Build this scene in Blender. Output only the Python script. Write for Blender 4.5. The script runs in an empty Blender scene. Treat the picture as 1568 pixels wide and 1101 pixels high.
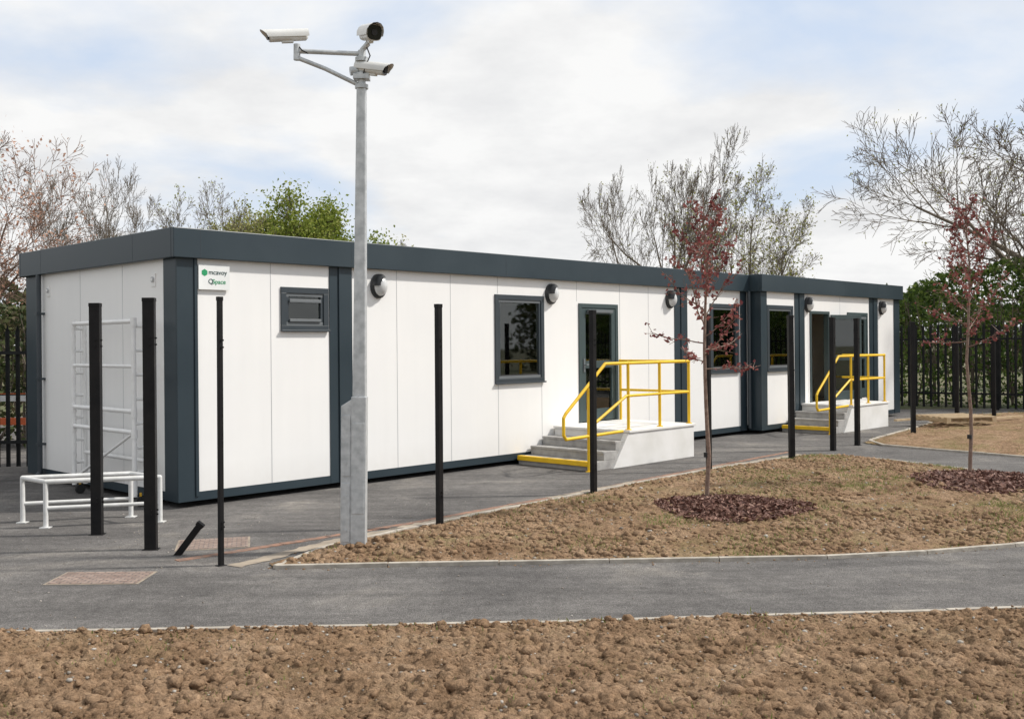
import bpy, math, random
import numpy as np
from mathutils import Vector, Matrix, Quaternion

scene = bpy.context.scene
R = math.radians
random.seed(7)
np.random.seed(7)

# ------------------------------------------------------------------ materials
def new_mat(name):
    m = bpy.data.materials.new(name)
    m.use_nodes = True
    nt = m.node_tree
    return m, nt, nt.nodes, nt.links, nt.nodes["Principled BSDF"]

def ramp(N, stops):
    r = N.new("ShaderNodeValToRGB")
    el = r.color_ramp.elements
    while len(el) < len(stops):
        el.new(0.5)
    for e, (p, c) in zip(el, stops):
        e.position = p
        e.color = (c[0], c[1], c[2], 1) if not isinstance(c, float) else (c, c, c, 1)
    return r

def noise(N, L, vec, scale, detail=5, rough=0.55):
    n = N.new("ShaderNodeTexNoise")
    n.inputs["Scale"].default_value = scale
    n.inputs["Detail"].default_value = detail
    n.inputs["Roughness"].default_value = rough
    L.new(vec, n.inputs["Vector"])
    return n

def mulmix(N, L, a, b, fac=0.8):
    mm = N.new("ShaderNodeMix"); mm.data_type = 'RGBA'; mm.blend_type = 'MULTIPLY'; mm.inputs[0].default_value = fac
    L.new(a, mm.inputs[6]); L.new(b, mm.inputs[7])
    return mm.outputs[2]

def pmat(name, c1, c2=None, scale=4.0, rough=0.6, metal=0.0, bump=0.0, bscale=60.0, spec=0.5, rvar=0.0):
    m, nt, N, L, b = new_mat(name)
    tc = N.new("ShaderNodeTexCoord")
    if c2 is None:
        c2 = tuple(x * 0.85 for x in c1)
    n = noise(N, L, tc.outputs["Object"], scale)
    r = ramp(N, [(0.35, c1), (0.68, c2)])
    L.new(n.outputs["Fac"], r.inputs["Fac"])
    L.new(r.outputs["Color"], b.inputs["Base Color"])
    b.inputs["Roughness"].default_value = rough
    b.inputs["Metallic"].default_value = metal
    b.inputs["Specular IOR Level"].default_value = spec
    if rvar:
        mr = N.new("ShaderNodeMapRange")
        mr.inputs["To Min"].default_value = rough - rvar
        mr.inputs["To Max"].default_value = rough + rvar
        L.new(n.outputs["Fac"], mr.inputs["Value"])
        L.new(mr.outputs["Result"], b.inputs["Roughness"])
    if bump:
        n2 = noise(N, L, tc.outputs["Object"], bscale, 3)
        bp = N.new("ShaderNodeBump")
        bp.inputs["Strength"].default_value = bump
        bp.inputs["Distance"].default_value = 0.01
        L.new(n2.outputs["Fac"], bp.inputs["Height"])
        L.new(bp.outputs["Normal"], b.inputs["Normal"])
    return m

def wall_mat():
    m, nt, N, L, b = new_mat("white_panel")
    tc = N.new("ShaderNodeTexCoord"); v = tc.outputs["Object"]
    n = noise(N, L, v, 0.8, 5)
    r = ramp(N, [(0.35, (0.845, 0.84, 0.825)), (0.7, (0.81, 0.81, 0.80))])
    L.new(n.outputs["Fac"], r.inputs["Fac"])
    mp = N.new("ShaderNodeMapping"); mp.inputs["Scale"].default_value = (5, 5, 0.4); L.new(v, mp.inputs[0])
    n2 = noise(N, L, mp.outputs[0], 1.5, 4, 0.5)
    r2 = ramp(N, [(0.35, 1.0), (0.75, 0.98)]); L.new(n2.outputs["Fac"], r2.inputs["Fac"])
    c = mulmix(N, L, r.outputs[0], r2.outputs[0], 1.0)
    sx = N.new("ShaderNodeSeparateXYZ"); L.new(v, sx.inputs[0])
    mr = N.new("ShaderNodeMapRange"); mr.inputs["From Min"].default_value = 0.15; mr.inputs["From Max"].default_value = 0.5
    mr.inputs["To Min"].default_value = 0.30; mr.inputs["To Max"].default_value = 0.0; L.new(sx.outputs["Z"], mr.inputs["Value"])
    n3 = noise(N, L, v, 7, 6, 0.7); ml = N.new("ShaderNodeMath"); ml.operation = 'MULTIPLY'; L.new(mr.outputs[0], ml.inputs[0]); L.new(n3.outputs["Fac"], ml.inputs[1])
    mx = N.new("ShaderNodeMix"); mx.data_type = 'RGBA'; L.new(ml.outputs[0], mx.inputs[0]); L.new(c, mx.inputs[6]); mx.inputs[7].default_value = (0.45, 0.41, 0.36, 1)
    L.new(mx.outputs[2], b.inputs["Base Color"])
    b.inputs["Roughness"].default_value = 0.42
    return m
M_white = wall_mat()
M_joint = pmat("panel_joint", (0.50, 0.51, 0.52), None, 3, 0.6)
M_slate = pmat("slate_cladding", (0.021, 0.035, 0.045), (0.031, 0.047, 0.058), 0.9, 0.38, rvar=0.06, bump=0.04, bscale=2, spec=0.4)
M_slate2 = pmat("slate_frame", (0.030, 0.041, 0.050), (0.040, 0.050, 0.060), 3, 0.4)
M_greyframe = pmat("grey_frame", (0.15, 0.165, 0.175), None, 3, 0.4)
M_doorframe = pmat("door_frame", (0.05, 0.075, 0.078), None, 3, 0.4)
M_black = pmat("black_post_paint", (0.006, 0.006, 0.007), (0.014, 0.013, 0.013), 5, 0.5, bump=0.15, bscale=25, spec=0.2)
M_fence = pmat("fence_paint", (0.006, 0.007, 0.008), (0.014, 0.015, 0.015), 5, 0.5, spec=0.2)
M_galv = pmat("galvanised_steel", (0.56, 0.58, 0.59), (0.40, 0.42, 0.43), 14, 0.48, metal=0.3, bump=0.1, bscale=80, rvar=0.1)
M_cam = pmat("camera_housing", (0.68, 0.68, 0.66), (0.60, 0.60, 0.58), 6, 0.35)
M_lens = pmat("camera_window", (0.01, 0.01, 0.012), None, 3, 0.08)
M_yellow = pmat("yellow_paint", (0.82, 0.52, 0.012), (0.74, 0.45, 0.012), 7, 0.42)
M_conc = pmat("concrete_step", (0.40, 0.39, 0.37), (0.28, 0.27, 0.26), 7, 0.85, bump=0.3, bscale=70)
M_render = pmat("white_render", (0.76, 0.75, 0.73), (0.66, 0.65, 0.62), 2.5, 0.8, bump=0.2, bscale=60)
M_kerb = pmat("kerb_concrete", (0.46, 0.42, 0.36), (0.28, 0.25, 0.21), 9, 0.9, bump=0.4, bscale=60)
M_haunch = pmat("kerb_haunch", (0.36, 0.30, 0.23), (0.20, 0.17, 0.14), 5, 0.95, bump=0.6, bscale=40)
M_alu = pmat("white_tube", (0.82, 0.82, 0.81), (0.74, 0.74, 0.73), 8, 0.35)
M_wtube = pmat("white_tube_paint", (0.70, 0.70, 0.69), (0.56, 0.56, 0.54), 8, 0.45)
M_lampglass = pmat("lamp_diffuser", (0.62, 0.63, 0.63), None, 6, 0.2)
M_lampbody = pmat("lamp_body", (0.02, 0.022, 0.025), None, 6, 0.4)
M_inner = pmat("interior_wall", (0.78, 0.72, 0.62), None, 2, 0.8)
M_innerfloor = pmat("interior_floor", (0.32, 0.28, 0.23), None, 2, 0.5)
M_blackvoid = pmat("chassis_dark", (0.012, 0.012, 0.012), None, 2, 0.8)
M_bark = pmat("bark", (0.13, 0.105, 0.08), (0.22, 0.18, 0.14), 6, 0.9)
M_bark_r = pmat("bark_reddish", (0.19, 0.13, 0.10), (0.30, 0.21, 0.16), 6, 0.9)
M_bark2 = pmat("young_bark", (0.15, 0.09, 0.065), (0.25, 0.18, 0.14), 30, 0.7)
M_wood = pmat("pallet_wood", (0.40, 0.29, 0.17), (0.50, 0.39, 0.25), 9, 0.8)
M_orange = pmat("orange_barrier", (0.62, 0.13, 0.04), None, 5, 0.5)
M_mulch = pmat("mulch_base", (0.085, 0.042, 0.032), (0.14, 0.075, 0.055), 25, 0.95, bump=0.8, bscale=60)
M_signw = pmat("sign_face", (0.84, 0.86, 0.85), None, 2, 0.35)
M_signg = pmat("sign_green", (0.02, 0.32, 0.13), None, 2, 0.4)
M_signt = pmat("sign_text", (0.015, 0.06, 0.06), None, 2, 0.4)
M_castor = pmat("castor", (0.75, 0.42, 0.02), None, 3, 0.5)
M_rubber = pmat("rubber", (0.02, 0.02, 0.02), None, 3, 0.7)

def leafmat(name, cols, transl=0.3):
    m, nt, N, L, b = new_mat(name)
    g = N.new("ShaderNodeNewGeometry")
    k = len(cols)
    r = ramp(N, [(i / (k - 1) if k > 1 else 0, c) for i, c in enumerate(cols)])
    L.new(g.outputs["Random Per Island"], r.inputs["Fac"])
    L.new(r.outputs["Color"], b.inputs["Base Color"])
    b.inputs["Roughness"].default_value = 0.6
    b.inputs["Specular IOR Level"].default_value = 0.25
    if transl > 0:
        tr = N.new("ShaderNodeBsdfTranslucent")
        L.new(r.outputs["Color"], tr.inputs["Color"])
        mx = N.new("ShaderNodeMixShader")
        mx.inputs[0].default_value = transl
        L.new(b.outputs[0], mx.inputs[1]); L.new(tr.outputs[0], mx.inputs[2])
        L.new(mx.outputs[0], N["Material Output"].inputs["Surface"])
    return m

M_leaf_red = leafmat("leaf_red", [(0.14, 0.035, 0.04), (0.26, 0.08, 0.075), (0.34, 0.15, 0.12)], 0.4)
M_leaf_green = leafmat("leaf_green", [(0.11, 0.16, 0.02), (0.22, 0.27, 0.045), (0.34, 0.36, 0.09)], 0.45)
M_leaf_hedge = leafmat("leaf_hedge", [(0.03, 0.06, 0.012), (0.09, 0.15, 0.03), (0.20, 0.27, 0.06)], 0.4)
M_leaf_dark = leafmat("leaf_dark", [(0.03, 0.045, 0.015), (0.07, 0.09, 0.03), (0.13, 0.11, 0.06)])
M_leaf_bud = leafmat("leaf_bud", [(0.22, 0.25, 0.06), (0.34, 0.35, 0.11), (0.42, 0.38, 0.18)], 0.4)
M_leaf_pink = leafmat("leaf_copper", [(0.42, 0.22, 0.15), (0.54, 0.32, 0.23), (0.62, 0.42, 0.32)], 0.4)
M_grass = leafmat("grass_blades", [(0.12, 0.17, 0.03), (0.20, 0.24, 0.07), (0.32, 0.28, 0.14)])
M_chip = leafmat("mulch_chips", [(0.08, 0.035, 0.028), (0.17, 0.085, 0.065), (0.27, 0.16, 0.12)], 0.0)
M_stone = leafmat("soil_stones", [(0.16, 0.14, 0.12), (0.28, 0.25, 0.21), (0.42, 0.39, 0.35)], 0.0)

def glass_mat():
    m, nt, N, L, b = new_mat("window_glass")
    N.remove(b)
    t = N.new("ShaderNodeBsdfTransparent"); t.inputs[0].default_value = (0.86, 0.86, 0.82, 1)
    g = N.new("ShaderNodeBsdfGlossy"); g.inputs["Roughness"].default_value = 0.02
    g.inputs["Color"].default_value = (0.92, 0.96, 0.95, 1)
    f = N.new("ShaderNodeFresnel"); f.inputs["IOR"].default_value = 1.9
    mx = N.new("ShaderNodeMixShader")
    L.new(f.outputs[0], mx.inputs[0]); L.new(t.outputs[0], mx.inputs[1]); L.new(g.outputs[0], mx.inputs[2])
    L.new(mx.outputs[0], N["Material Output"].inputs["Surface"])
    return m
M_glass = glass_mat()

def asphalt_mat():
    m, nt, N, L, b = new_mat("asphalt")
    tc = N.new("ShaderNodeTexCoord"); v = tc.outputs["Object"]
    n1 = noise(N, L, v, 0.7, 7, 0.62); n1.inputs["Distortion"].default_value = 0.6
    n2 = noise(N, L, v, 110, 3, 0.7)
    n3 = noise(N, L, v, 9, 7, 0.72)
    n4 = noise(N, L, v, 38, 4, 0.7)
    mp = N.new("ShaderNodeMapping"); mp.inputs["Scale"].default_value = (0.35, 3.2, 1); mp.inputs["Rotation"].default_value = (0, 0, 0.05); L.new(v, mp.inputs[0])
    n5 = noise(N, L, mp.outputs[0], 1.6, 6, 0.65)
    r1 = ramp(N, [(0.35, (0.088, 0.083, 0.080)), (0.55, (0.126, 0.119, 0.113)), (0.72, (0.21, 0.193, 0.172))])
    r2 = ramp(N, [(0.30, 0.30), (0.50, 0.95), (0.66, 2.1)])
    r3 = ramp(N, [(0.3, 0.68), (0.7, 1.32)])
    r4 = ramp(N, [(0.33, 0.60), (0.5, 1.0), (0.7, 1.5)])
    r5 = ramp(N, [(0.35, 0.80), (0.7, 1.30)])
    for n, r in ((n1,r1),(n2,r2),(n3,r3),(n4,r4),(n5,r5)): L.new(n.outputs["Fac"], r.inputs["Fac"])
    c = mulmix(N, L, r1.outputs[0], r2.outputs[0], 0.85)
    c = mulmix(N, L, c, r3.outputs[0], 0.9)
    c = mulmix(N, L, c, r4.outputs[0], 0.7)
    c = mulmix(N, L, c, r5.outputs[0], 0.9)
    L.new(c, b.inputs["Base Color"])
    b.inputs["Roughness"].default_value = 0.88
    b.inputs["Specular IOR Level"].default_value = 0.3
    bp = N.new("ShaderNodeBump"); bp.inputs["Strength"].default_value = 0.8; bp.inputs["Distance"].default_value = 0.008
    L.new(n2.outputs["Fac"], bp.inputs["Height"]); L.new(bp.outputs["Normal"], b.inputs["Normal"])
    return m
M_asphalt = asphalt_mat()

def soil_mat(name, green=0.35, k=1.0):
    m, nt, N, L, b = new_mat(name)
    tc = N.new("ShaderNodeTexCoord"); v = tc.outputs["Object"]
    n1 = noise(N, L, v, 2.2, 8, 0.65)
    n2 = noise(N, L, v, 60, 5, 0.75)
    n3 = noise(N, L, v, 1.0, 6, 0.65)
    n4 = noise(N, L, v, 16, 4, 0.65)
    r1 = ramp(N, [(0.30, (0.185*k, 0.116*k, 0.068*k)), (0.50, (0.268*k, 0.176*k, 0.108*k)), (0.72, (0.36*k, 0.252*k, 0.165*k))])
    r2 = ramp(N, [(0.3, 0.45), (0.5, 1.0), (0.72, 1.55)])
    r4 = ramp(N, [(0.33, 0.62), (0.5, 1.0), (0.68, 1.32)])
    L.new(n1.outputs["Fac"], r1.inputs["Fac"]); L.new(n2.outputs["Fac"], r2.inputs["Fac"]); L.new(n4.outputs["Fac"], r4.inputs["Fac"])
    c = mulmix(N, L, r1.outputs[0], r2.outputs[0], 0.85)
    c = mulmix(N, L, c, r4.outputs[0], 0.85)
    r3 = ramp(N, [(0.47, 0.0), (0.68, green)])
    L.new(n3.outputs["Fac"], r3.inputs["Fac"])
    m2 = N.new("ShaderNodeMix"); m2.data_type = 'RGBA'
    L.new(r3.outputs[0], m2.inputs[0]); L.new(c, m2.inputs[6])
    m2.inputs[7].default_value = (0.19, 0.19, 0.07, 1)
    L.new(m2.outputs[2], b.inputs["Base Color"])
    b.inputs["Roughness"].default_value = 0.95
    b.inputs["Specular IOR Level"].default_value = 0.12
    bp = N.new("ShaderNodeBump"); bp.inputs["Strength"].default_value = 1.0; bp.inputs["Distance"].default_value = 0.02
    L.new(n2.outputs["Fac"], bp.inputs["Height"]); L.new(bp.outputs["Normal"], b.inputs["Normal"])
    return m
M_soil = soil_mat("soil", 0.12, 1.0)
M_soilbed = soil_mat("soil_bed", 0.42, 1.0)
M_clod = soil_mat("soil_clods", 0.0, 1.10)
M_field = pmat("field_grass", (0.07, 0.09, 0.03), (0.15, 0.12, 0.07), 0.3, 0.95)

def paver_mat():
    m, nt, N, L, b = new_mat("brick_paver_cover")
    tc = N.new("ShaderNodeTexCoord")
    br = N.new("ShaderNodeTexBrick")
    br.inputs["Scale"].default_value = 6
    br.inputs["Mortar Size"].default_value = 0.03
    br.inputs["Color1"].default_value = (0.22, 0.15, 0.12, 1); br.inputs["Color2"].default_value = (0.32, 0.24, 0.20, 1)
    br.inputs["Mortar"].default_value = (0.12, 0.105, 0.095, 1)
    n = noise(N, L, tc.outputs["Object"], 18, 6, 0.7); r = ramp(N, [(0.3, 0.6), (0.7, 1.35)]); L.new(n.outputs["Fac"], r.inputs["Fac"])
    L.new(tc.outputs["Object"], br.inputs["Vector"])
    L.new(mulmix(N, L, br.outputs["Color"], r.outputs[0], 0.9), b.inputs["Base Color"])
    b.inputs["Roughness"].default_value = 0.9
    return m
M_paver = paver_mat()

# ------------------------------------------------------------------ mesh tools
class MB:
    def __init__(s):
        s.V = []; s.F = []; s.I = []; s.S = []
    def add(s, vs, fs, m=0, smooth=False):
        o = len(s.V)
        s.V.extend([tuple(v) for v in vs])
        for f in fs:
            s.F.append([i + o for i in f]); s.I.append(m); s.S.append(smooth)
    def box(s, x0, x1, y0, y1, z0, z1, m=0, T=None):
        vs = [Vector(p) for p in [(x0,y0,z0),(x1,y0,z0),(x1,y1,z0),(x0,y1,z0),(x0,y0,z1),(x1,y0,z1),(x1,y1,z1),(x0,y1,z1)]]
        if T is not None: vs = [T @ v for v in vs]
        s.add(vs, [(0,3,2,1),(4,5,6,7),(0,1,5,4),(1,2,6,5),(2,3,7,6),(3,0,4,7)], m)
    def tube(s, p0, p1, r0, r1=None, n=8, m=0, caps=True, smooth=True):
        p0 = Vector(p0); p1 = Vector(p1); r1 = r0 if r1 is None else r1
        d = p1 - p0
        if d.length < 1e-6: return
        d.normalize()
        a = d.orthogonal().normalized(); b = d.cross(a)
        vs = []
        for p, r in ((p0, r0), (p1, r1)):
            for i in range(n):
                t = 2 * math.pi * i / n
                vs.append(p + (a * math.cos(t) + b * math.sin(t)) * r)
        s.add(vs, [(i, (i+1) % n, n + (i+1) % n, n + i) for i in range(n)], m, smooth)
        if caps:
            s.add(vs, [tuple(range(n-1, -1, -1)), tuple(range(n, 2*n))], m, False)
    def path(s, pts, r, n=8, m=0):
        for a, b in zip(pts[:-1], pts[1:]):
            s.tube(a, b, r, r, n, m)
        for p in pts[1:-1]:
            s.ball(p, r, m)
    def ball(s, c, r, m=0, nu=8, nv=6, sc=(1,1,1), T=None):
        c = Vector(c); vs = []; fs = []
        for j in range(nv+1):
            ph = math.pi * j / nv
            for i in range(nu):
                th = 2*math.pi*i/nu
                q = Vector((math.sin(ph)*math.cos(th)*r*sc[0], math.sin(ph)*math.sin(th)*r*sc[1], math.cos(ph)*r*sc[2]))
                if T is not None: q = T @ q
                vs.append(c + q)
        for j in range(nv):
            for i in range(nu):
                fs.append((j*nu+i, (j+1)*nu+i, (j+1)*nu+(i+1)%nu, j*nu+(i+1)%nu))
        s.add(vs, fs, m, True)
    def make(s, name, mats, parent=None, bevel=0.0, loc=None):
        me = bpy.data.meshes.new(name)
        me.from_pydata(s.V, [], s.F)
        for mt in mats: me.materials.append(mt)
        me.polygons.foreach_set("material_index", s.I)
        me.polygons.foreach_set("use_smooth", s.S)
        me.update()
        ob = bpy.data.objects.new(name, me)
        scene.collection.objects.link(ob)
        if parent: ob.parent = parent
        if loc: ob.location = loc
        if bevel:
            bm = ob.modifiers.new("bevel", 'BEVEL'); bm.width = bevel; bm.segments = 2; bm.limit_method = 'ANGLE'
        return ob

def empty(name, loc=(0,0,0), rotz=0.0, rot=None):
    e = bpy.data.objects.new(name, None)
    e.empty_display_size = 0.3
    e.location = loc
    e.rotation_euler = rot if rot else (0, 0, rotz)
    scene.collection.objects.link(e)
    return e

def np_mesh(name, V, F, mats, parent=None, smooth=False, midx=None):
    V = np.asarray(V, dtype=np.float32); F = np.asarray(F, dtype=np.int32)
    k = F.shape[1]
    me = bpy.data.meshes.new(name)
    me.vertices.add(len(V)); me.vertices.foreach_set("co", V.ravel())
    me.loops.add(F.size); me.loops.foreach_set("vertex_index", F.ravel())
    me.polygons.add(len(F)); me.polygons.foreach_set("loop_start", np.arange(0, F.size, k, dtype=np.int32))
    for mt in mats: me.materials.append(mt)
    if smooth: me.polygons.foreach_set("use_smooth", np.ones(len(F), dtype=bool))
    if midx is not None: me.polygons.foreach_set("material_index", np.asarray(midx, dtype=np.int32))
    me.update(calc_edges=True); me.validate()
    ob = bpy.data.objects.new(name, me)
    scene.collection.objects.link(ob)
    if parent: ob.parent = parent
    return ob

def leaf_quads(C, size, rng, flat=0.0, aspect=0.6):
    n = len(C)
    a = rng.normal(size=(n,3)); a[:,2] *= (1-flat); a /= np.linalg.norm(a,axis=1)[:,None]+1e-9
    b = rng.normal(size=(n,3)); b[:,2] *= (1-flat)
    b -= (b*a).sum(1)[:,None]*a; b /= np.linalg.norm(b,axis=1)[:,None]+1e-9
    s = size*(0.6+0.8*rng.random(n))[:,None]
    a = a*s*0.5; b = b*s*0.5*aspect
    V = np.stack([C-a, C-b+a*0.1, C+a, C+b+a*0.1],axis=1).reshape(-1,3)
    F = np.arange(4*n).reshape(n,4)
    return V, F

# ------------------------------------------------------------------ numpy noise / lumps
def hash2(ix, iy, seed):
    h = np.sin(ix*127.1 + iy*311.7 + seed*74.7)*43758.5453
    return h - np.floor(h)
def vnoise(x, y, seed=0):
    ix = np.floor(x); iy = np.floor(y); fx = x-ix; fy = y-iy
    fx = fx*fx*(3-2*fx); fy = fy*fy*(3-2*fy)
    a = hash2(ix,iy,seed); b = hash2(ix+1,iy,seed); c = hash2(ix,iy+1,seed); d = hash2(ix+1,iy+1,seed)
    return a+(b-a)*fx+(c-a)*fy+(a-b-c+d)*fx*fy
def fbm(x, y, seed=0, o=4):
    s = 0; amp = 0.5
    for i in range(o):
        s = s+amp*vnoise(x*2**i, y*2**i, seed+i); amp *= 0.5
    return s
def lumps(x, y, c, seed, prob=0.75):
    wx = x+c*1.3*(fbm(x/c*1.6, y/c*1.6, seed+31, 3)-0.5); wy = y+c*1.3*(fbm(x/c*1.6+9, y/c*1.6, seed+37, 3)-0.5)
    gx = np.floor(wx/c); gy = np.floor(wy/c); h = np.zeros_like(x)
    for i in (-1,0,1):
        for j in (-1,0,1):
            cx = gx+i; cy = gy+j
            jx = (cx+0.15+0.7*hash2(cx,cy,seed+1))*c; jy = (cy+0.15+0.7*hash2(cx,cy,seed+2))*c
            rr = c*(0.25+0.45*hash2(cx,cy,seed+3)); ok = hash2(cx,cy,seed+4) < prob
            d2 = ((wx-jx)**2+(wy-jy)**2)/(rr*rr)
            h = np.maximum(h, np.where(ok, np.sqrt(np.clip(1-d2,0,1))*rr*0.64, 0))
    return h
def soil_h(x, y, amp=1.0):
    cl = np.clip((fbm(x*0.9,y*0.9,51,3)-0.25)*2.6,0.35,1.25)
    h = (0.50*lumps(x,y,0.15,3,0.33)*cl+0.95*lumps(x,y,0.08,13,0.6)*cl+1.0*lumps(x,y,0.042,23,0.75)
                +0.05*(fbm(x*1.3,y*1.3,5)-0.36)+0.036*(fbm(x*9,y*9,8,4)-0.4)+0.026*np.abs(fbm(x*30,y*30,18,2)-0.4))
    return amp*np.maximum(h+0.006, 0.002)

def yedge(x):
    return np.interp(x, [-22,-3.3,0,3.45,6,9,14,22], [5.9,6.53,6.64,6.90,7.3,8.1,10.2,14.5])

# ------------------------------------------------------------------ ground
mb = MB(); mb.add([(-400,-200,-0.012),(400,-200,-0.012),(400,600,-0.012),(-400,600,-0.012)], [(0,1,2,3)])
mb.make("ground", [M_field])
V=[];F=[]; xx=np.arange(-22,24.1,0.5)
for i,x in enumerate(xx):
    V += [(x,float(yedge(x))-0.02,0),(x,27.5,0)]
    if i: F.append((2*i-2,2*i,2*i+1,2*i-1))
np_mesh("asphalt_path",V,F,[M_asphalt])

def grid_faces(nx, ny):
    i = np.arange(nx-1)[None,:]; j = np.arange(ny-1)[:,None]
    a = j*nx+i
    return np.stack([a, a+1, a+1+nx, a+nx], axis=-1).reshape(-1,4)

xs = np.concatenate([np.arange(-22,-4.2,0.09), np.arange(-4.2,4.2,0.0105), np.arange(4.2,22,0.09)])
vs_ = np.concatenate([np.linspace(0,0.66,50,endpoint=False), np.linspace(0.66,1,205)])
X, Vv = np.meshgrid(xs, vs_)
Y = 0.5+(yedge(X)-0.02-0.5)*Vv
edge = np.clip((yedge(X)-Y)/0.22, 0, 1)
Z = soil_h(X, Y)*(0.5+0.5*edge)+0.004
np_mesh("soil_verge", np.stack([X,Y,Z],-1).reshape(-1,3), grid_faces(X.shape[1],X.shape[0]), [M_soil], smooth=False)

def inside(px, py, poly):
    c = np.zeros(px.shape, bool); n = len(poly)
    for i in range(n):
        x1,y1 = poly[i]; x2,y2 = poly[(i+1)%n]
        cond = ((y1>py)!=(y2>py)) & (px < (x2-x1)*(py-y1)/(y2-y1+1e-12)+x1)
        c ^= cond
    return c
def polydist(px, py, poly):
    d = np.full(px.shape, 1e9); n = len(poly)
    for i in range(n):
        x1,y1 = poly[i]; x2,y2 = poly[(i+1)%n]
        dx,dy = x2-x1,y2-y1; t = np.clip(((px-x1)*dx+(py-y1)*dy)/(dx*dx+dy*dy),0,1)
        d = np.minimum(d, np.hypot(px-x1-t*dx, py-y1-t*dy))
    return d
def smooth_poly(P, it=2):
    for _ in range(it):
        Q = []
        for i in range(len(P)):
            a = P[i]; b = P[(i+1)%len(P)]
            Q.append((a[0]*0.85+b[0]*0.15, a[1]*0.85+b[1]*0.15)); Q.append((a[0]*0.15+b[0]*0.85, a[1]*0.15+b[1]*0.85))
        P = Q
    return P
bed1 = smooth_poly([(-2.14,8.40),(-1.0,8.46),(0.62,8.53),(1.6,8.55),(2.55,8.6),(3.43,8.74),(4.54,9.07),(5.8,9.6),(7.2,10.5),(8.2,11.5),
        (6.82,13.6),(5.6,15.9),(5.2,16.35),(4.81,16.5),(2.79,14.62),(0.948,12.5),(-0.709,10.5),(-1.596,9.42)],1)
bed2 = smooth_poly([(6.23,18.2),(7.96,15.9),(10,13.2),(16,16),(20,22),(16,25),(13,25.8),(10.6,24.6),(8.6,21.6),(7.0,19.4)],1)
def make_bed(name, poly, res, mound, mat, hs=1.0):
    P = np.array(poly); x = np.arange(P[:,0].min()-0.05,P[:,0].max()+0.05,res); y = np.arange(P[:,1].min()-0.05,P[:,1].max()+0.05,res)
    X,Y = np.meshgrid(x,y); d = polydist(X,Y,poly); ins = inside(X,Y,poly)
    d = np.where(ins,d,0)
    Z = 0.008+hs*soil_h(X,Y)*np.clip(d/0.25,0.2,1)+mound*np.clip(d/1.5,0,1)
    F = grid_faces(len(x),len(y))
    ok = ins.ravel()
    F = F[ok[F].sum(1) >= 2]
    used = np.unique(F); remap = -np.ones(X.size,int); remap[used] = np.arange(len(used))
    V = np.stack([X,Y,Z],-1).reshape(-1,3)[used]
    return np_mesh(name, V, remap[F], [mat], smooth=False)
HS = 0.85
make_bed("planting_bed", bed1, 0.019, 0.05, M_soilbed, HS)
make_bed("planting_bed.001", bed2, 0.05, 0.05, M_soilbed, HS)

def strip(name, pts, w, z0, z1, mat, closed=False, seg=0.9, bev=0.004):
    mb = MB()
    if closed: pts = pts+[pts[0]]
    P = [Vector((p[0],p[1],0)) for p in pts]
    L = [0]
    for a,b in zip(P[:-1],P[1:]): L.append(L[-1]+(b-a).length)
    n = max(1,int(L[-1]/seg)); 
    def at(s):
        for i in range(len(L)-1):
            if s <= L[i+1]+1e-9:
                t = (s-L[i])/max(1e-9,L[i+1]-L[i]); return P[i].lerp(P[i+1],t)
        return P[-1]
    for k in range(n):
        s0 = L[-1]*k/n+0.003; s1 = L[-1]*(k+1)/n-0.003
        a = at(s0); b = at(s1); d = (b-a).normalized(); nn = Vector((-d.y,d.x,0))*w/2
        dz = random.uniform(-0.003,0.003); dz2 = random.uniform(-0.003,0.003)
        vs = [a-nn, b-nn, b+nn, a+nn]; dd=[dz,dz2,dz2,dz]
        vv = [Vector((v.x,v.y,z0)) for v in vs]+[Vector((v.x,v.y,z1+q)) for v,q in zip(vs,dd)]
        mb.add(vv, [(0,3,2,1),(4,5,6,7),(0,1,5,4),(1,2,6,5),(2,3,7,6),(3,0,4,7)])
    return mb.make(name, [mat], bevel=bev)
strip("kerb_edging", [(x, float(yedge(x))) for x in np.arange(-20,20,0.3)], 0.042, -0.02, 0.026, M_kerb)
strip("kerb_edging.001", bed1, 0.048, -0.02, 0.032, M_kerb, True)
strip("kerb_edging.002", bed2, 0.06, -0.02, 0.032, M_kerb, True)
def ribbon(name, pts, w, z, mat, seed=0, rag=0.35):
    P=[Vector((p[0],p[1],0)) for p in pts]; Q=[]
    for a,b in zip(P[:-1],P[1:]):
        n=max(2,int((b-a).length/0.06))
        for i in range(n): Q.append(a.lerp(b,i/n))
    Q.append(P[-1]); V=[]; F=[]
    for i,q in enumerate(Q):
        d=(Q[min(i+1,len(Q)-1)]-Q[max(i-1,0)]).normalized(); nn=Vector((-d.y,d.x,0))
        w1=w*0.5*(1+rag*random.uniform(-1,1)); w2=w*0.5*(1+rag*random.uniform(-1,1))
        V+= [tuple(q+nn*w1+Vector((0,0,z))),tuple(q-nn*w2+Vector((0,0,z)))]
        if i: F.append((2*i-2,2*i-1,2*i+1,2*i))
    return np_mesh(name,V,F,[mat])
ribbon("kerb_haunch",[(-2.34,8.50),(-1.75,9.46),(-0.82,10.58),(0.85,12.58),(2.7,14.72),(4.72,16.62)],0.16,0.004,M_haunch)
M_drain = pmat("drain_rust", (0.32, 0.17, 0.11), (0.13, 0.10, 0.085), 12, 0.9, bump=0.4, bscale=50)
strip("drainage_channel", [(-2.9,8.75),(-2.18,9.42),(-1.2,10.35),(0.6,12.33),(2.4,14.45),(4.6,17.0)], 0.09, -0.01, 0.005, M_drain, seg=0.5, bev=0)

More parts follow.
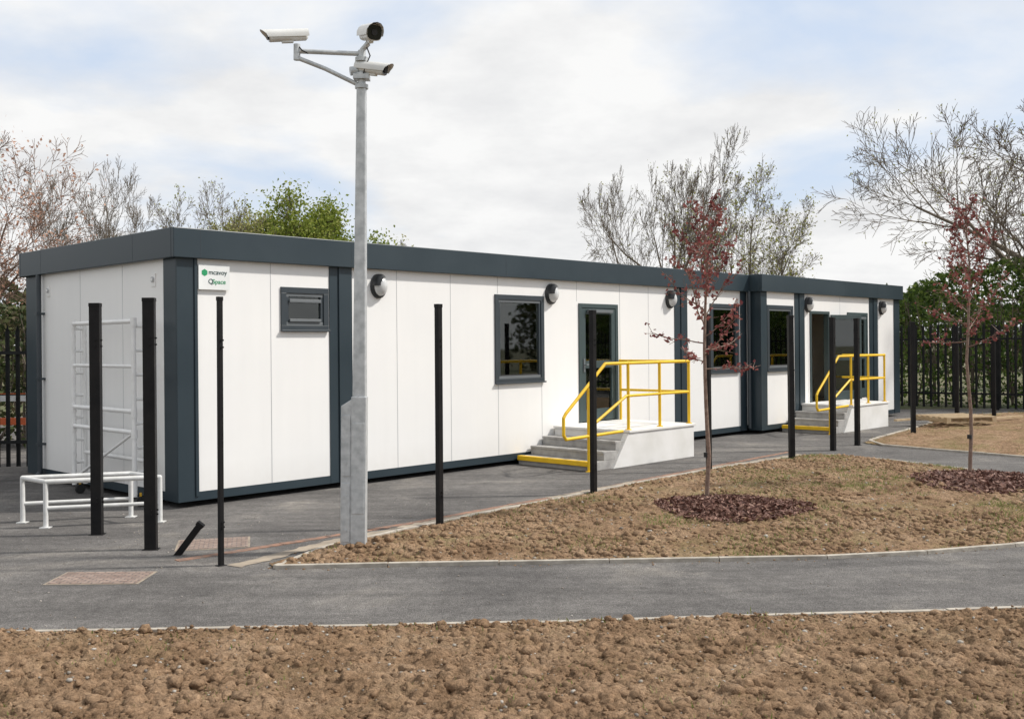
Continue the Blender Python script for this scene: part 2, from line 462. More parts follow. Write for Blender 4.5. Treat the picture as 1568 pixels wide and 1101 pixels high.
for i,(cx,cy,w,h,rz) in enumerate([(-3.29,8.12,0.70,0.40,0.0),(-2.80,9.50,0.62,0.5,0.25)]):
    mb = MB(); mb.box(-w/2,w/2,-h/2,h/2,-0.01,0.006,0); 
    mb.box(-w/2-0.02,w/2+0.02,-h/2-0.02,h/2+0.02,-0.01,0.003,1)
    o = mb.make("access_cover" if i==0 else "access_cover.%03d"%i, [M_paver, M_haunch]); o.location = (cx,cy,0); o.rotation_euler[2] = rz

rng = np.random.default_rng(3)
def ico(sub):
    t = (1+5**0.5)/2
    v = [np.array(p,float)/math.sqrt(1+t*t) for p in [(-1,t,0),(1,t,0),(-1,-t,0),(1,-t,0),(0,-1,t),(0,1,t),(0,-1,-t),(0,1,-t),(t,0,-1),(t,0,1),(-t,0,-1),(-t,0,1)]]
    f = [(0,11,5),(0,5,1),(0,1,7),(0,7,10),(0,10,11),(1,5,9),(5,11,4),(11,10,2),(10,7,6),(7,1,8),(3,9,4),(3,4,2),(3,2,6),(3,6,8),(3,8,9),(4,9,5),(2,4,11),(6,2,10),(8,6,7),(9,8,1)]
    for _ in range(sub):
        c={}; g=[]
        def mid(a,b):
            k=(min(a,b),max(a,b))
            if k not in c:
                m=v[a]+v[b]; v.append(m/np.linalg.norm(m)); c[k]=len(v)-1
            return c[k]
        for a,b,d in f:
            x,y,z=mid(a,b),mid(b,d),mid(d,a); g+=[(a,x,z),(b,y,x),(d,z,y),(x,y,z)]
        f=g
    return np.array(v),np.array(f)
def stones(name, n, xr, yr, rmin, rmax, zfun, test, mat, sub=0, rough=0.35, pw=3, clump=None):
    base, fc = ico(sub); k=len(base)
    x = rng.uniform(*xr,size=n*5); y = rng.uniform(*yr,size=n*5); ok = test(x,y)
    if clump is not None: ok &= rng.random(len(x)) < np.clip((fbm(x*1.1,y*1.1,51,3)-0.28)*3.5,0.12,1)
    x=x[ok][:n]; y=y[ok][:n]; n=len(x)
    z = zfun(x,y)
    r = rmin+(rmax-rmin)*rng.random(n)**pw
    P = base[None]*(1+rough*(rng.random((n,k,1))-0.5))*r[:,None,None]*np.stack([0.7+0.7*rng.random(n),0.7+0.7*rng.random(n),0.5+0.5*rng.random(n)],-1)[:,None,:]
    a=rng.random(n)*6.28; ca=np.cos(a)[:,None]; sa=np.sin(a)[:,None]
    P = np.stack([P[...,0]*ca-P[...,1]*sa, P[...,0]*sa+P[...,1]*ca, P[...,2]],-1)
    P += np.stack([x,y,z],-1)[:,None,:]
    F = fc[None]+k*np.arange(n)[:,None,None]
    return np_mesh(name, P.reshape(-1,3), F.reshape(-1,3), [mat])
zb = lambda x,y: 0.006+HS*soil_h(x,y)*np.clip(polydist(x,y,bed1)/0.25,0.2,1)+0.05*np.clip(polydist(x,y,bed1)/1.5,0,1)
inb = lambda x,y: inside(x,y,bed1)&(polydist(x,y,bed1)>0.05)
fr = lambda x,y: y<yedge(x)-0.02
stones("soil_stones", 2400, (-5,5), (4.2,6.7), 0.004, 0.016, lambda x,y: soil_h(x,y)+0.003, fr, M_stone)
stones("soil_stones.001", 2400, (-2.2,8.2), (8.4,16.5), 0.006, 0.020, zb, inb, M_stone)
stones("soil_clods", 8000, (-4.6,4.6), (4.3,6.75), 0.010, 0.046, lambda x,y: soil_h(x,y)*0.85, fr, M_clod, 1, 0.62, 2.8, 1)
stones("soil_clods.001", 24000, (-4.6,4.6), (4.3,6.78), 0.004, 0.015, lambda x,y: soil_h(x,y)+0.001, fr, M_clod, 0, 0.7, 1.7)
stones("soil_clods.002", 18000, (-2.2,8.2), (8.4,16.5), 0.007, 0.042, zb, inb, M_clod, 0, 0.65, 2.6, 1)
stones("asphalt_grit", 900, (-6,8), (6.6,12), 0.002, 0.009, lambda x,y: x*0+0.002, lambda x,y: (y>yedge(x)+0.04)&(~inside(x,y,bed1)), M_stone)
stones("spilled_soil", 1300, (-6,7), (6.5,9.2), 0.002, 0.012, lambda x,y: x*0+0.002, lambda x,y: ((y>yedge(x))&(y<yedge(x)+0.12))|((~inside(x,y,bed1))&(polydist(x,y,bed1)<0.12)), M_clod)

def blades(name, n, xr, yr, test, zf, h=0.05, lo=0.03, th=0.42):
    x = rng.uniform(*xr,size=n*8); y = rng.uniform(*yr,size=n*8)
    dens = fbm(x*1.3,y*1.3,77,4)
    ok = test(x,y)&(rng.random(len(x)) < np.clip((dens-th)*5,lo,1)); x=x[ok][:n]; y=y[ok][:n]; n=len(x)
    z = zf(x,y); hh = h*(0.4+rng.random(n)); w = 0.003+0.003*rng.random(n); a = rng.random(n)*6.28
    dx = np.cos(a)*w; dy = np.sin(a)*w; lx = rng.normal(size=n)*hh*0.5; ly = rng.normal(size=n)*hh*0.5
    V = np.stack([np.stack([x-dx,y-dy,z],-1),np.stack([x+dx,y+dy,z],-1),np.stack([x+lx,y+ly,z+hh],-1)],1).reshape(-1,3)
    return np_mesh(name, V, np.arange(3*n).reshape(n,3), [M_grass])
blades("sparse_grass", 13000, (-2.2,8.2),(8.4,16.5), inb, zb, 0.035, 0.03, 0.47)
blades("sparse_grass.001", 1500, (-5,5),(4.2,6.8), fr, lambda x,y: soil_h(x,y), 0.03, 0.02, 0.50)
blades("sparse_grass.002", 4000, (6,20),(13,25.5), lambda x,y: inside(x,y,bed2), lambda x,y: 0.01+HS*soil_h(x,y), 0.06)
blades("kerb_grass", 3600, (-2.2,8.2),(8.4,16.5), lambda x,y: inb(x,y)&(polydist(x,y,bed1)<0.18), zb, 0.05, 0.05, 0.46)

# ------------------------------------------------------------------ building
UX, UY = 0.6893, 0.7245
RZ = math.atan2(UY, UX)
W0 = (-3.796, 11.567, 0)
bld = empty("modular_building", W0, RZ)
TOP, FB, WB, SB = 3.19, 2.85, 0.17, 0.07
L1, L2a, L2b, DEP, PR = 12.33, 12.42, 19.07, 4.27, 0.29
OH = 0.09
def wall_holes(mb, x0, x1, y0, y1, z0, z1, holes, m=0):
    xsx = sorted(set([x0,x1]+[h[0] for h in holes]+[h[1] for h in holes]))
    for a,b in zip(xsx[:-1],xsx[1:]):
        hs = sorted([(h[2],h[3]) for h in holes if h[0]<=a+1e-6 and h[1]>=b-1e-6])
        z = z0
        for h0,h1 in hs:
            if h0 > z: mb.box(a,b,y0,y1,z,h0,m)
            z = h1
        if z < z1: mb.box(a,b,y0,y1,z,z1,m)
wins1 = [(1.40,2.05,2.05,2.54),(5.16,6.20,1.27,2.56),(11.05,12.03,1.27,2.56)]
door1 = (7.09,8.13,0.53,2.50)
wins2 = [(12.68,13.70,1.27,2.56)]
dooro = (14.47,15.37,0.53,2.50)
door2 = (16.25,17.30,0.53,2.50)
mb = MB()
wall_holes(mb, 0, L1, 0, 0.08, WB, FB+0.05, wins1+[door1])
wall_holes(mb, L2a, L2b, -PR, -PR+0.08, WB, FB+0.05, wins2+[dooro,door2])
mb.box(0,0.08,0.08,DEP,WB,FB+0.05)
mb.box(L2b-0.08,L2b,-PR+0.08,DEP,WB,FB+0.05)
mb.box(0.08,L2b-0.08,DEP-0.08,DEP,WB,FB+0.05)
mb.box(L1,L2a,0.04,0.12,WB,FB+0.05)
mb.box(L2a,L2a+0.06,-PR+0.08,0.3,WB,FB+0.05)
mb.make("wall_panels", [M_white], bld)
mb = MB()
mb.box(0.1,L2b-0.1,0.13,DEP-0.1,0.40,0.5,1)
mb.box(0.1,L2b-0.1,0.13,DEP-0.1,2.72,2.8,0)
mb.box(0.1,L2b-0.1,1.9,1.95,0.5,2.72,0)
for px in (3.6,9.4,12.38,14.1,17.6): mb.box(px,px+0.06,0.13,1.9,0.5,2.72,0)
mb.box(14.2,15.75,0.45,0.50,0.5,2.72,0)
mb.make("interior_partitions", [M_inner,M_innerfloor], bld)
mb = MB()
for s in (1.23,3.23,4.23,9.03): mb.box(s-0.0035,s+0.0035,-0.0025,0.01,WB,FB)
for s,z0,z1 in ((5.20,WB,1.24),(5.20,2.6,FB),(6.18,WB,1.24),(8.20,WB,FB),(7.05,2.53,FB),(11.0,WB,FB)): mb.box(s-0.0035,s+0.0035,-0.0025,0.01,z0,z1)
for s in (14.4,15.9,17.9): mb.box(s-0.0035,s+0.0035,-PR-0.0025,-PR+0.01,WB,FB)
for t in (1.35,2.55,): mb.box(-0.0025,0.01,t-0.003,t+0.003,WB,FB)
mb.make("panel_joints", [M_joint], bld)
mb = MB()
mb.box(-0.02,0.227,-0.02,0.0,SB,FB+0.02); mb.box(-0.02,0.0,0.0,0.29,SB,FB+0.02)
mb.box(0.195,0.235,-0.035,-0.02,SB+0.05,FB)
mb.box(2.10,2.24,-0.012,0.0,SB,FB+0.02); mb.box(2.24,2.45,-0.03,0.0,SB,FB+0.02)
mb.box(9.83,10.02,-0.012,0.0,SB,FB+0.02); mb.box(10.02,10.22,-0.03,0.0,SB,FB+0.02)
mb.box(12.12,L1+0.01,-0.02,0.0,SB,FB+0.02)
mb.box(L2a-0.02,12.64,-PR-0.02,-PR,SB,FB+0.02); mb.box(L2a-0.02,L2a,-PR,-0.02,SB,FB+0.02)
mb.box(13.80,13.98,-PR-0.012,-PR,SB,FB+0.02); mb.box(13.98,14.2,-PR-0.03,-PR,SB,FB+0.02)
mb.box(17.40,17.60,-PR-0.012,-PR,SB,FB+0.02); mb.box(17.60,17.82,-PR-0.03,-PR,SB,FB+0.02)
mb.box(18.78,L2b+0.02,-PR-0.02,-PR,SB,FB+0.02); mb.box(L2b,L2b+0.02,-PR,0.2,SB,FB+0.02)
mb.box(-0.02,0.0,3.86,DEP+0.02,SB,FB+0.02)
mb.make("corner_columns", [M_slate], bld, bevel=0.004)
mb = MB()
mb.box(0.227,L1,-0.008,0.07,SB,WB-0.002); mb.box(L2a,L2b,-PR-0.008,-PR+0.07,SB,WB-0.002)
mb.box(-0.008,0.07,0.29,3.86,SB,WB-0.002)
mb.make("base_skirt", [M_slate], bld)
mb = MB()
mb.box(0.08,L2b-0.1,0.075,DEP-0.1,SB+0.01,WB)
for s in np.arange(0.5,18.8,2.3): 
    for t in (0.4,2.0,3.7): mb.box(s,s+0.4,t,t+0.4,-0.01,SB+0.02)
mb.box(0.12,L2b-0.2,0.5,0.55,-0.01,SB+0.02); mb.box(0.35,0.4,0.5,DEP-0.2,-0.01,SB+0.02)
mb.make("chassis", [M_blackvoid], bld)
mb = MB()
def ring(x0,x1,y0,y1,z0,z1,t=0.06):
    mb.box(x0,x1,y0,y0+t,z0,z1); mb.box(x0,x1,y1-t,y1,z0,z1)
    mb.box(x0,x0+t,y0+t,y1-t,z0,z1); mb.box(x1-t,x1,y0+t,y1-t,z0,z1)
ring(-OH,L1+0.0,-OH,DEP+OH,FB,TOP)
ring(L2a-OH,L2b+OH,-PR-OH,DEP+OH+0.004,FB+0.002,TOP+0.004)
mb.box(L1-0.02,L2a-OH,-OH+0.01,0.0,FB,TOP-0.005)
mb.make("roof_fascia", [M_slate], bld, bevel=0.008)
mb = MB()
mb.box(-OH+0.06,L1-0.06,-OH+0.06,DEP+OH-0.06,FB+0.02,TOP-0.08)
mb.box(L1-0.06,L2b+OH-0.06,-0.02,DEP+OH-0.07,FB+0.025,TOP-0.085)
mb.box(L2a,L2b+OH-0.06,-PR-OH+0.06,-0.02,FB+0.025,TOP-0.085)
mb.make("roof_deck", [M_slate2], bld)
mb = MB()
for s in (-0.006+0.25, 2.4,5.3,7.35,10.2): mb.box(s,s+0.005,-OH-0.0012,-OH+0.01,FB+0.01,TOP-0.02)
for s in (14.1,16.0,17.7): mb.box(s,s+0.005,-PR-OH-0.0012,-PR-OH+0.01,FB+0.01,TOP-0.02)
mb.box(-OH-0.0012,-OH+0.01,0.9,0.905,FB+0.01,TOP-0.02); mb.box(-OH-0.0012,-OH+0.01,3.6,3.605,FB+0.01,TOP-0.02)
mb.make("fascia_seams", [M_slate2], bld)

def window(mb, x0,x1,z0,z1,y):
    t = 0.075
    yo = y-0.022
    for (a,b,c,d) in ((x0-0.03,x1+0.03,z1-t+0.03,z1+0.03),(x0-0.03,x1+0.03,z0-0.03,z0+t-0.03)): mb.box(a,b,yo,y+0.05,c,d,0)
    mb.box(x0-0.03,x0+t-0.03,yo,y+0.05,z0+t-0.03,z1-t+0.03,0); mb.box(x1-t+0.03,x1+0.03,yo,y+0.05,z0+t-0.03,z1-t+0.03,0)
    a0,a1,b0,b1 = x0+t-0.03,x1-t+0.03,z0+t-0.03,z1-t+0.03
    q = 0.04
    yi = y-0.008
    mb.box(a0,a1,yi,y+0.05,b1-q,b1,1); mb.box(a0,a1,yi,y+0.05,b0,b0+q,1)
    mb.box(a0,a0+q,yi,y+0.05,b0+q,b1-q,0); mb.box(a1-q,a1,yi,y+0.05,b0+q,b1-q,0)
    mb.box(x0-0.04,x1+0.04,y-0.05,y-0.022,z0-0.035,z0-0.012,0)
    mb.box(a0+q,a1-q,y+0.018,y+0.024,b0+q,b1-q,2)
    mb.box(a0+q,a1-q,y+0.005,y+0.017,b0+q,b0+q+0.018,3); mb.box(a0+q,a0+q+0.012,y+0.005,y+0.017,b0+q+0.018,b1-q,3)
mb = MB()
for w in wins1: window(mb,*w,0.0)
for w in wins2: window(mb,*w,-PR)
w = wins1[0]; mb.box(w[0]+0.09,w[1]-0.09,-0.03,0.01,w[2]+0.09,w[2]+0.125,1); mb.box(w[0]+0.09,w[1]-0.09,-0.03,0.01,w[3]-0.16,w[3]-0.12,1)
mb.make("windows", [M_slate2,M_greyframe,M_glass,M_rubber], bld, bevel=0.003)
def door(mb, x0,x1,z0,z1,y):
    t = 0.07
    mb.box(x0,x0+t,y-0.02,y+0.06,z0,z1,0); mb.box(x1-t,x1,y-0.02,y+0.06,z0,z1,0); mb.box(x0+t,x1-t,y-0.02,y+0.06,z1-t,z1,0)
    a0,a1,b0,b1 = x0+t+0.004,x1-t-0.004,z0+0.02,z1-t-0.004
    q = 0.10
    mb.box(a0,a0+q,y-0.01,y+0.04,b0,b1,0); mb.box(a1-q,a1,y-0.01,y+0.04,b0,b1,0)
    mb.box(a0+q,a1-q,y-0.01,y+0.04,b1-q,b1,0); mb.box(a0+q,a1-q,y-0.01,y+0.04,b0,b0+0.2,0)
    zm = b0+0.88
    mb.box(a0+q,a1-q,y-0.01,y+0.04,zm,zm+0.12,0)
    mb.box(a0+q,a1-q,y+0.012,y+0.018,b0+0.2,zm,2); mb.box(a0+q,a1-q,y+0.012,y+0.018,zm+0.12,b1-q,2)
    mb.box(a0+0.03,a0+0.07,y-0.025,y-0.01,zm-0.06,zm+0.16,1)
    mb.tube((a0+0.05,y-0.06,zm+0.06),(a0+0.17,y-0.06,zm+0.06),0.011,m=1); mb.tube((a0+0.05,y-0.02,zm+0.06),(a0+0.05,y-0.06,zm+0.06),0.011,m=1)
    mb.box(x0+0.2,x1-0.2,y-0.07,y-0.02,z1-0.15,z1-0.10,1)
mb = MB(); door(mb,*door1,0.0); door(mb,*door2,-PR)
x0,x1,z0,z1 = dooro; t=0.06
mb.box(x0,x0+t,-PR-0.02,-PR+0.1,z0,z1,0); mb.box(x1-t,x1,-PR-0.02,-PR+0.1,z0,z1,0); mb.box(x0+t,x1-t,-PR-0.02,-PR+0.1,z1-t,z1,0)
mb.make("doors", [M_doorframe,M_greyframe,M_glass], bld, bevel=0.003)
mb = MB()
q=0.1; W=0.86; H0,H1=0.55,2.43
mb.box(0,q,-0.02,0.02,H0,H1,0); mb.box(W-q,W,-0.02,0.02,H0,H1,0); mb.box(q,W-q,-0.02,0.02,H1-q,H1,0); mb.box(q,W-q,-0.02,0.02,H0,H0+0.2,0); mb.box(q,W-q,-0.02,0.02,1.42,1.54,0)
mb.box(q,W-q,-0.003,0.003,H0+0.2,1.42,1); mb.box(q,W-q,-0.003,0.003,1.54,H1-q,1)
o = mb.make("open_door_leaf", [M_doorframe,M_glass], bld, bevel=0.003); o.location=(15.40,-PR-0.03,0); o.rotation_euler[2]=R(-22)

for i,(s,y) in enumerate(((2.90,0),(6.40,0),(9.68,0),(14.36,-PR),(18.05,-PR))):
    mb = MB()
    z = 2.63; n=22
    def rg_(d,r,n=n): return [(s+r*math.cos(2*math.pi*k/n)*0.92, y-d, z+r*math.sin(2*math.pi*k/n)*1.18) for k in range(n)]
    vs=[]; fs=[]
    prof=[(0.0,0.14),(0.04,0.14),(0.058,0.128),(0.061,0.112)]
    for d,r in prof: vs+=rg_(d,r)
    for j in range(len(prof)-1):
        for k in range(n): fs.append((j*n+k,j*n+(k+1)%n,(j+1)*n+(k+1)%n,(j+1)*n+k))
    mb.add(vs,fs,0,False)
    vs=[];fs=[]
    for j in range(7):
        ph = math.pi/2*j/6
        vs+=rg_(0.055+0.095*math.sin(ph),0.114*max(math.cos(ph),0.001))
    for j in range(6):
        for k in range(n): fs.append((j*n+k,j*n+(k+1)%n,(j+1)*n+(k+1)%n,(j+1)*n+k))
    mb.add(vs,fs,1,True)
    vs=[];fs=[]
    for j in range(6):
        ph = math.pi/2*0.55*j/5
        for k in range(11):
            th = R(85)+R(95)*k/10
            vs.append((s+0.138*math.cos(ph)*math.cos(th)*0.92, y-0.055-0.15*math.sin(ph), z+0.138*math.cos(ph)*math.sin(th)*1.18))
    for j in range(5):
        for k in range(10): fs.append((j*11+k,j*11+k+1,(j+1)*11+k+1,(j+1)*11+k))
    mb.add(vs,fs,0,True)
    mb.make("wall_lamp_%d"%(i+1), [M_lampbody,M_lampglass], bld)
mb = MB()
sx0,sx1,sz0,sz1 = 0.245,0.645,2.50,2.785
mb.box(sx0,sx1,-0.040,-0.020,sz0,sz1,0)
hx,hz = sx0+0.075,sz1-0.09
mb.add([(hx+0.042*math.cos(R(30+60*k)),-0.0415,hz+0.042*math.sin(R(30+60*k))) for k in range(6)],[tuple(range(6))],1)
mb.make("building_sign", [M_signw,M_signg], bld)
def text(body, x, z, size, mat, name):
    c = bpy.data.curves.new(name,'FONT'); c.body = body; c.size = size; c.extrude = 0.0008; c.offset = 0.0004
    c.materials.append(mat)
    o = bpy.data.objects.new(name,c); scene.collection.objects.link(o); o.parent = bld
    o.location = (x,-0.0425,z); o.rotation_euler = (R(90),0,0)
text("mcavoy", sx0+0.125, sz1-0.108, 0.078, M_signt, "sign_lettering_top")
text("Q", sx0+0.12, sz1-0.215, 0.08, M_signt, "sign_lettering_q")
text("Space", sx0+0.175, sz1-0.215, 0.075, M_signg, "sign_lettering_bottom")
mb = MB()
for t in (0.55,3.55):
    mb.box(-0.012,0.0,t-0.05,t+0.05,2.55,2.70,0); mb.tube((-0.012,t,2.63),(-0.03,t,2.63),0.032,n=14,m=1); mb.tube((-0.03,t,2.63),(-0.034,t,2.63),0.02,n=12,m=0)
mb.make("lifting_eye_covers", [M_white,M_joint], bld)
mb = MB()
mb.tube((-0.07,3.72,0.1),(-0.07,3.72,2.86),0.034,n=12)
for z in (0.5,1.4,2.3): mb.box(-0.115,0.0,3.68,3.76,z,z+0.03)
mb.tube((-0.07,3.72,0.12),(-0.17,3.72,0.03),0.034,n=12)
mb.tube((12.30,-0.10,0.12),(12.30,-0.10,2.86),0.034,n=12)
mb.make("downpipe", [M_slate2], bld)

# ------------------------------------------------------------------ steps with handrails
def steps(name, s0, ywall, ow):
    e = empty(name, W0, RZ)
    S = s0; yo = ywall-ow; yi = ywall-0.03
    mb = MB()
    tr,ri = 0.28,0.13
    for k in range(3):
        mb.box(S+tr*k, S+tr*3+0.001*k, yo+0.05, yi, 0 if k==0 else ri*k+0.0, ri*(k+1), 0)
        mb.box(S+tr*k-0.015, S+tr*k+0.03, yo+0.045, yi-0.004, ri*(k+1)-0.03, ri*(k+1)+0.005, 0)
    mb.make("treads", [M_conc], e, bevel=0.006)
    mb = MB()
    mb.box(S-0.04, S+0.05, yo+0.03, yi-0.01, ri-0.06, ri+0.010, 0)
    mb.make("yellow_nosing", [M_yellow], e, bevel=0.004)
    mb = MB()
    A = S+tr*3; B = S+2.55
    pts = [(S+tr*1.6,0.0),(B,0.0),(B,0.50),(A-0.02,0.50),(A-0.12,0.36)]
    vs = [(a,yo,b) for a,b in pts]+[(a,yo+0.10,b) for a,b in pts]; n=len(pts)
    mb.add(vs,[tuple(range(n)),tuple(range(2*n-1,n-1,-1))]+[((i+1)%n,i,n+i,n+(i+1)%n) for i in range(n)],0)
    mb.box(A+0.002,B,yo+0.10,yi,0,0.5,0)
    mb.make("landing_block", [M_render], e, bevel=0.01)
    mb = MB(); mb.box(A-0.03,B+0.03,yo-0.02,yi,0.502,0.54,0); mb.make("landing_slab", [M_render], e, bevel=0.006)
    mb = MB(); r = 0.024; y = yo+0.06
    zt,zm = 1.54,1.05
    mb.path([(B-0.05,ywall-0.08,zt),(B-0.05,y,zt),(A-0.50,y,zt),(S-0.55,y,0.86),(S-0.60,y,0.80),(S-0.60,y,0.56),(S-0.55,y,0.50),(A-0.1,y,0.50+0.03)], r)
    mb.path([(B-0.05,ywall-0.08,zm),(B-0.05,y,zm),(A+0.0,y,zm),(S-0.05,y,0.62)], r*0.9)
    for s in (A+0.05,(A+B)/2,B-0.05): mb.tube((s,y,0.54),(s,y,zt),r,n=8)
    mb.tube((B-0.05,ywall-0.08,0.54),(B-0.05,ywall-0.08,zt),r)
    mb.tube((S-0.05,y,0.0),(S-0.05,y,1.20),r)
    for s,z in ((A+0.05,0.54),((A+B)/2,0.54),(B-0.05,0.54),(S-0.05,0.0)): mb.tube((s,y,z),(s,y,z+0.012),0.05,n=12)
    for p in ((B-0.05,y,zt),(A+0.05,y,zt),((A+B)/2,y,zt),((A+B)/2,y,zm),(A+0.05,y,zm),(B-0.05,ywall-0.08,zt)): mb.ball(p,0.031)
    mb.make("handrail", [M_yellow], e)
    return e
steps("entrance_steps", 5.60, 0.0, 1.52)
steps("entrance_steps.001", 13.20, -PR, 1.16)

# ------------------------------------------------------------------ black posts
def post(name, x, y, h, w, d, rz=RZ, lean=0.0):
    mb = MB()
    mb.box(-w/2,w/2,-d/2,d/2,-0.02,h)
    mb.box(-w/2-0.003,w/2+0.003,-d/2-0.003,d/2+0.003,h-0.03,h+0.006)
    for z in (0.32,0.36,h-0.42,h-0.36):
        mb.tube((w*0.1,-d/2-0.012,z),(w*0.1,-d/2,z),0.009,n=6)
        mb.tube((w/2,0,z),(w/2+0.014,0,z),0.009,n=6)
    mb.box(-w/2-0.02,w/2+0.02,-d/2-0.015,d/2+0.015,-0.01,0.006,0)
    o = mb.make(name, [M_black], bevel=0.005)
    o.location=(x,y,0); o.rotation_euler=(0,lean,rz)
P = [(-4.10,10.03,2.27,.10,.09,0.1),(-3.297,9.26,2.28,.105,.08,0.1),(-2.459,8.55,2.25,.04,.04,RZ),(-0.742,10.23,2.24,.058,.058,RZ),(0.979,12.40,2.24,.065,.065,RZ),
     (2.79,14.5,2.24,.065,.065,RZ),(4.30,15.7,2.24,.08,.08,0.2),(5.40,17.17,2.24,.08,.08,RZ),(6.09,18.0,2.24,.08,.08,RZ),(7.73,19.65,2.2,.08,.07,0.1),
     (9.95,22.8,2.2,.08,.08,RZ),(11.3,23.9,2.2,.08,.08,RZ)]
for i,(x,y,h,w,d,rz) in enumerate(P):
    post("fence_post" if i==0 else "fence_post.%03d"%i, x,y,h,w,d,rz, random.uniform(-0.004,0.004))
mb = MB(); mb.box(-0.028,0.028,-0.02,0.02,-0.03,0.36); mb.box(-0.035,0.035,-0.025,0.025,0.33,0.365)
o = mb.make("cut_post_stub",[M_black],bevel=0.004); o.location=(-2.97,9.0,0); o.rotation_euler=(0.1,R(38),0)

# ------------------------------------------------------------------ cctv pole
e = empty("cctv_pole", (-1.40,9.07,0), rot=(0,R(0.85),0))
mb = MB()
def taper_box(mb, x, y, w0, w1, z0, z1, m=0):
    vs=[(x-w0/2,y-w0/2,z0),(x+w0/2,y-w0/2,z0),(x+w0/2,y+w0/2,z0),(x-w0/2,y+w0/2,z0),(x-w1/2,y-w1/2,z1),(x+w1/2,y-w1/2,z1),(x+w1/2,y+w1/2,z1),(x-w1/2,y+w1/2,z1)]
    mb.add(vs,[(0,3,2,1),(4,5,6,7),(0,1,5,4),(1,2,6,5),(2,3,7,6),(3,0,4,7)],m)
taper_box(mb, 0.02,0, 0.118,0.082, 1.2,4.16)
mb.make("mast", [M_galv], e, bevel=0.01)
mb = MB()
mb.box(-0.045,0.085,-0.075,0.06,-0.02,1.38)
mb.box(-0.135,-0.045,-0.07,0.065,-0.02,1.30)
vs=[(-0.135,-0.07,1.30),(-0.045,-0.07,1.30),(-0.045,0.065,1.30),(-0.135,0.065,1.30),(0.02,-0.07,1.40),(0.02,0.065,1.40)]
mb.add(vs,[(0,1,4),(3,5,2),(0,4,5,3),(1,2,5,4)])
mb.box(-0.128,-0.052,-0.078,-0.07,0.10,0.62); mb.box(-0.128,-0.052,-0.078,-0.07,0.68,1.22)
mb.box(-0.035,0.075,-0.082,-0.075,0.35,1.15)
for z in (0.2,0.5,0.8,1.1): mb.tube((-0.09,-0.086,z),(-0.09,-0.078,z),0.012,n=8)
mb.make("base_cabinet", [M_galv], e, bevel=0.006)
mb = MB()
mb.tube((0.02,0,4.14),(0.02,0,4.46),0.035,n=12)
for z in (4.12,4.22,4.36): mb.tube((0.02,0,z),(0.02,0,z+0.035),0.06,n=12)
mb.box(-0.05,0.09,-0.06,0.06,4.20,4.24)
mb.path([(0.02,0,4.43),(-0.55,-0.04,4.44)],0.022,8); mb.path([(0.0,0,4.15),(-0.30,-0.02,4.29),(-0.57,-0.04,4.39)],0.020,8)
mb.tube((-0.55,-0.04,4.36),(-0.55,-0.04,4.50),0.03,n=10)
mb.tube((0.02,0,4.46),(0.08,-0.02,4.52),0.025)
mb.tube((-0.02,0,4.28),(-0.08,-0.02,4.27),0.04,n=10); 
mb.path([(0.06,-0.02,4.50),(0.10,-0.05,4.40),(0.06,-0.06,4.30),(0.03,-0.05,4.2)],0.006,6,1)
mb.path([(-0.55,-0.04,4.50),(-0.50,-0.07,4.44),(-0.45,-0.04,4.42)],0.006,6,1)
mb.make("bracket_arm", [M_galv,M_rubber], e)
def camera_unit(name, c, direction, L=0.38, w=0.10, h=0.10):
    d = Vector(direction).normalized()
    q = d.to_track_quat('X','Z'); T = Matrix.Translation(Vector(c)) @ q.to_matrix().to_4x4()
    mb = MB()
    def sec(x, a, b, cz=0): return [T @ Vector((x, a*math.copysign(abs(math.cos(t))**0.6,math.cos(t)), cz+b*math.copysign(abs(math.sin(t))**0.6,math.sin(t)))) for t in [2*math.pi*(k+0.5)/16 for k in range(16)]]
    secs = [sec(-L/2,w*0.30,h*0.30),sec(-L/2+0.015,w*0.44,h*0.44),sec(L/2-0.03,w*0.5,h*0.5),sec(L/2-0.03,w*0.46,h*0.46),sec(L/2-0.02,w*0.46,h*0.46)]
    vs=[p for s_ in secs for p in s_]; fs=[tuple(range(15,-1,-1))]
    for j in range(len(secs)-1):
        for k in range(16): fs.append((j*16+k,j*16+(k+1)%16,(j+1)*16+(k+1)%16,(j+1)*16+k))
    mb.add(vs,fs,0,False)
    mb.add(secs[-1],[tuple(range(16))],1)
    pts=[]
    for x in (-L/2-0.01,L/2+0.05):
        for k in range(9):
            t = R(-15)+R(210)*k/8
            pts.append(T @ Vector((x+(0.0 if x<0 else -0.06*(1-max(0,math.sin(t)))), w*0.57*math.cos(t), h*0.60*math.sin(t))))
    mb.add(pts,[(k,k+1,9+k+1,9+k) for k in range(8)],0,True)
    pts2=[p+(T.to_3x3()@Vector((0,0,-0.004))) for p in pts]
    mb.add(pts2,[(k+1,k,9+k,9+k+1) for k in range(8)],0,True)
    mb.tube(T@Vector((L/2-0.025,0,0)),T@Vector((L/2-0.01,0,0)),0.028,n=14,m=2)
    mb.box(-0.05,0.05,-0.02,0.02,-h*0.62,-h*0.4,0,T)
    mb.make(name,[M_cam,M_lens,M_rubber],e)
camera_unit("security_camera_a", (-0.64,-0.04,4.575), (-1,-0.35,-0.14), 0.36)
camera_unit("security_camera_b", (0.10,-0.05,4.60), (0.42,-0.9,-0.22), 0.30,0.14,0.14)
camera_unit("security_camera_c", (0.12,-0.04,4.29), (0.9,-0.35,-0.18), 0.30,0.10,0.10)

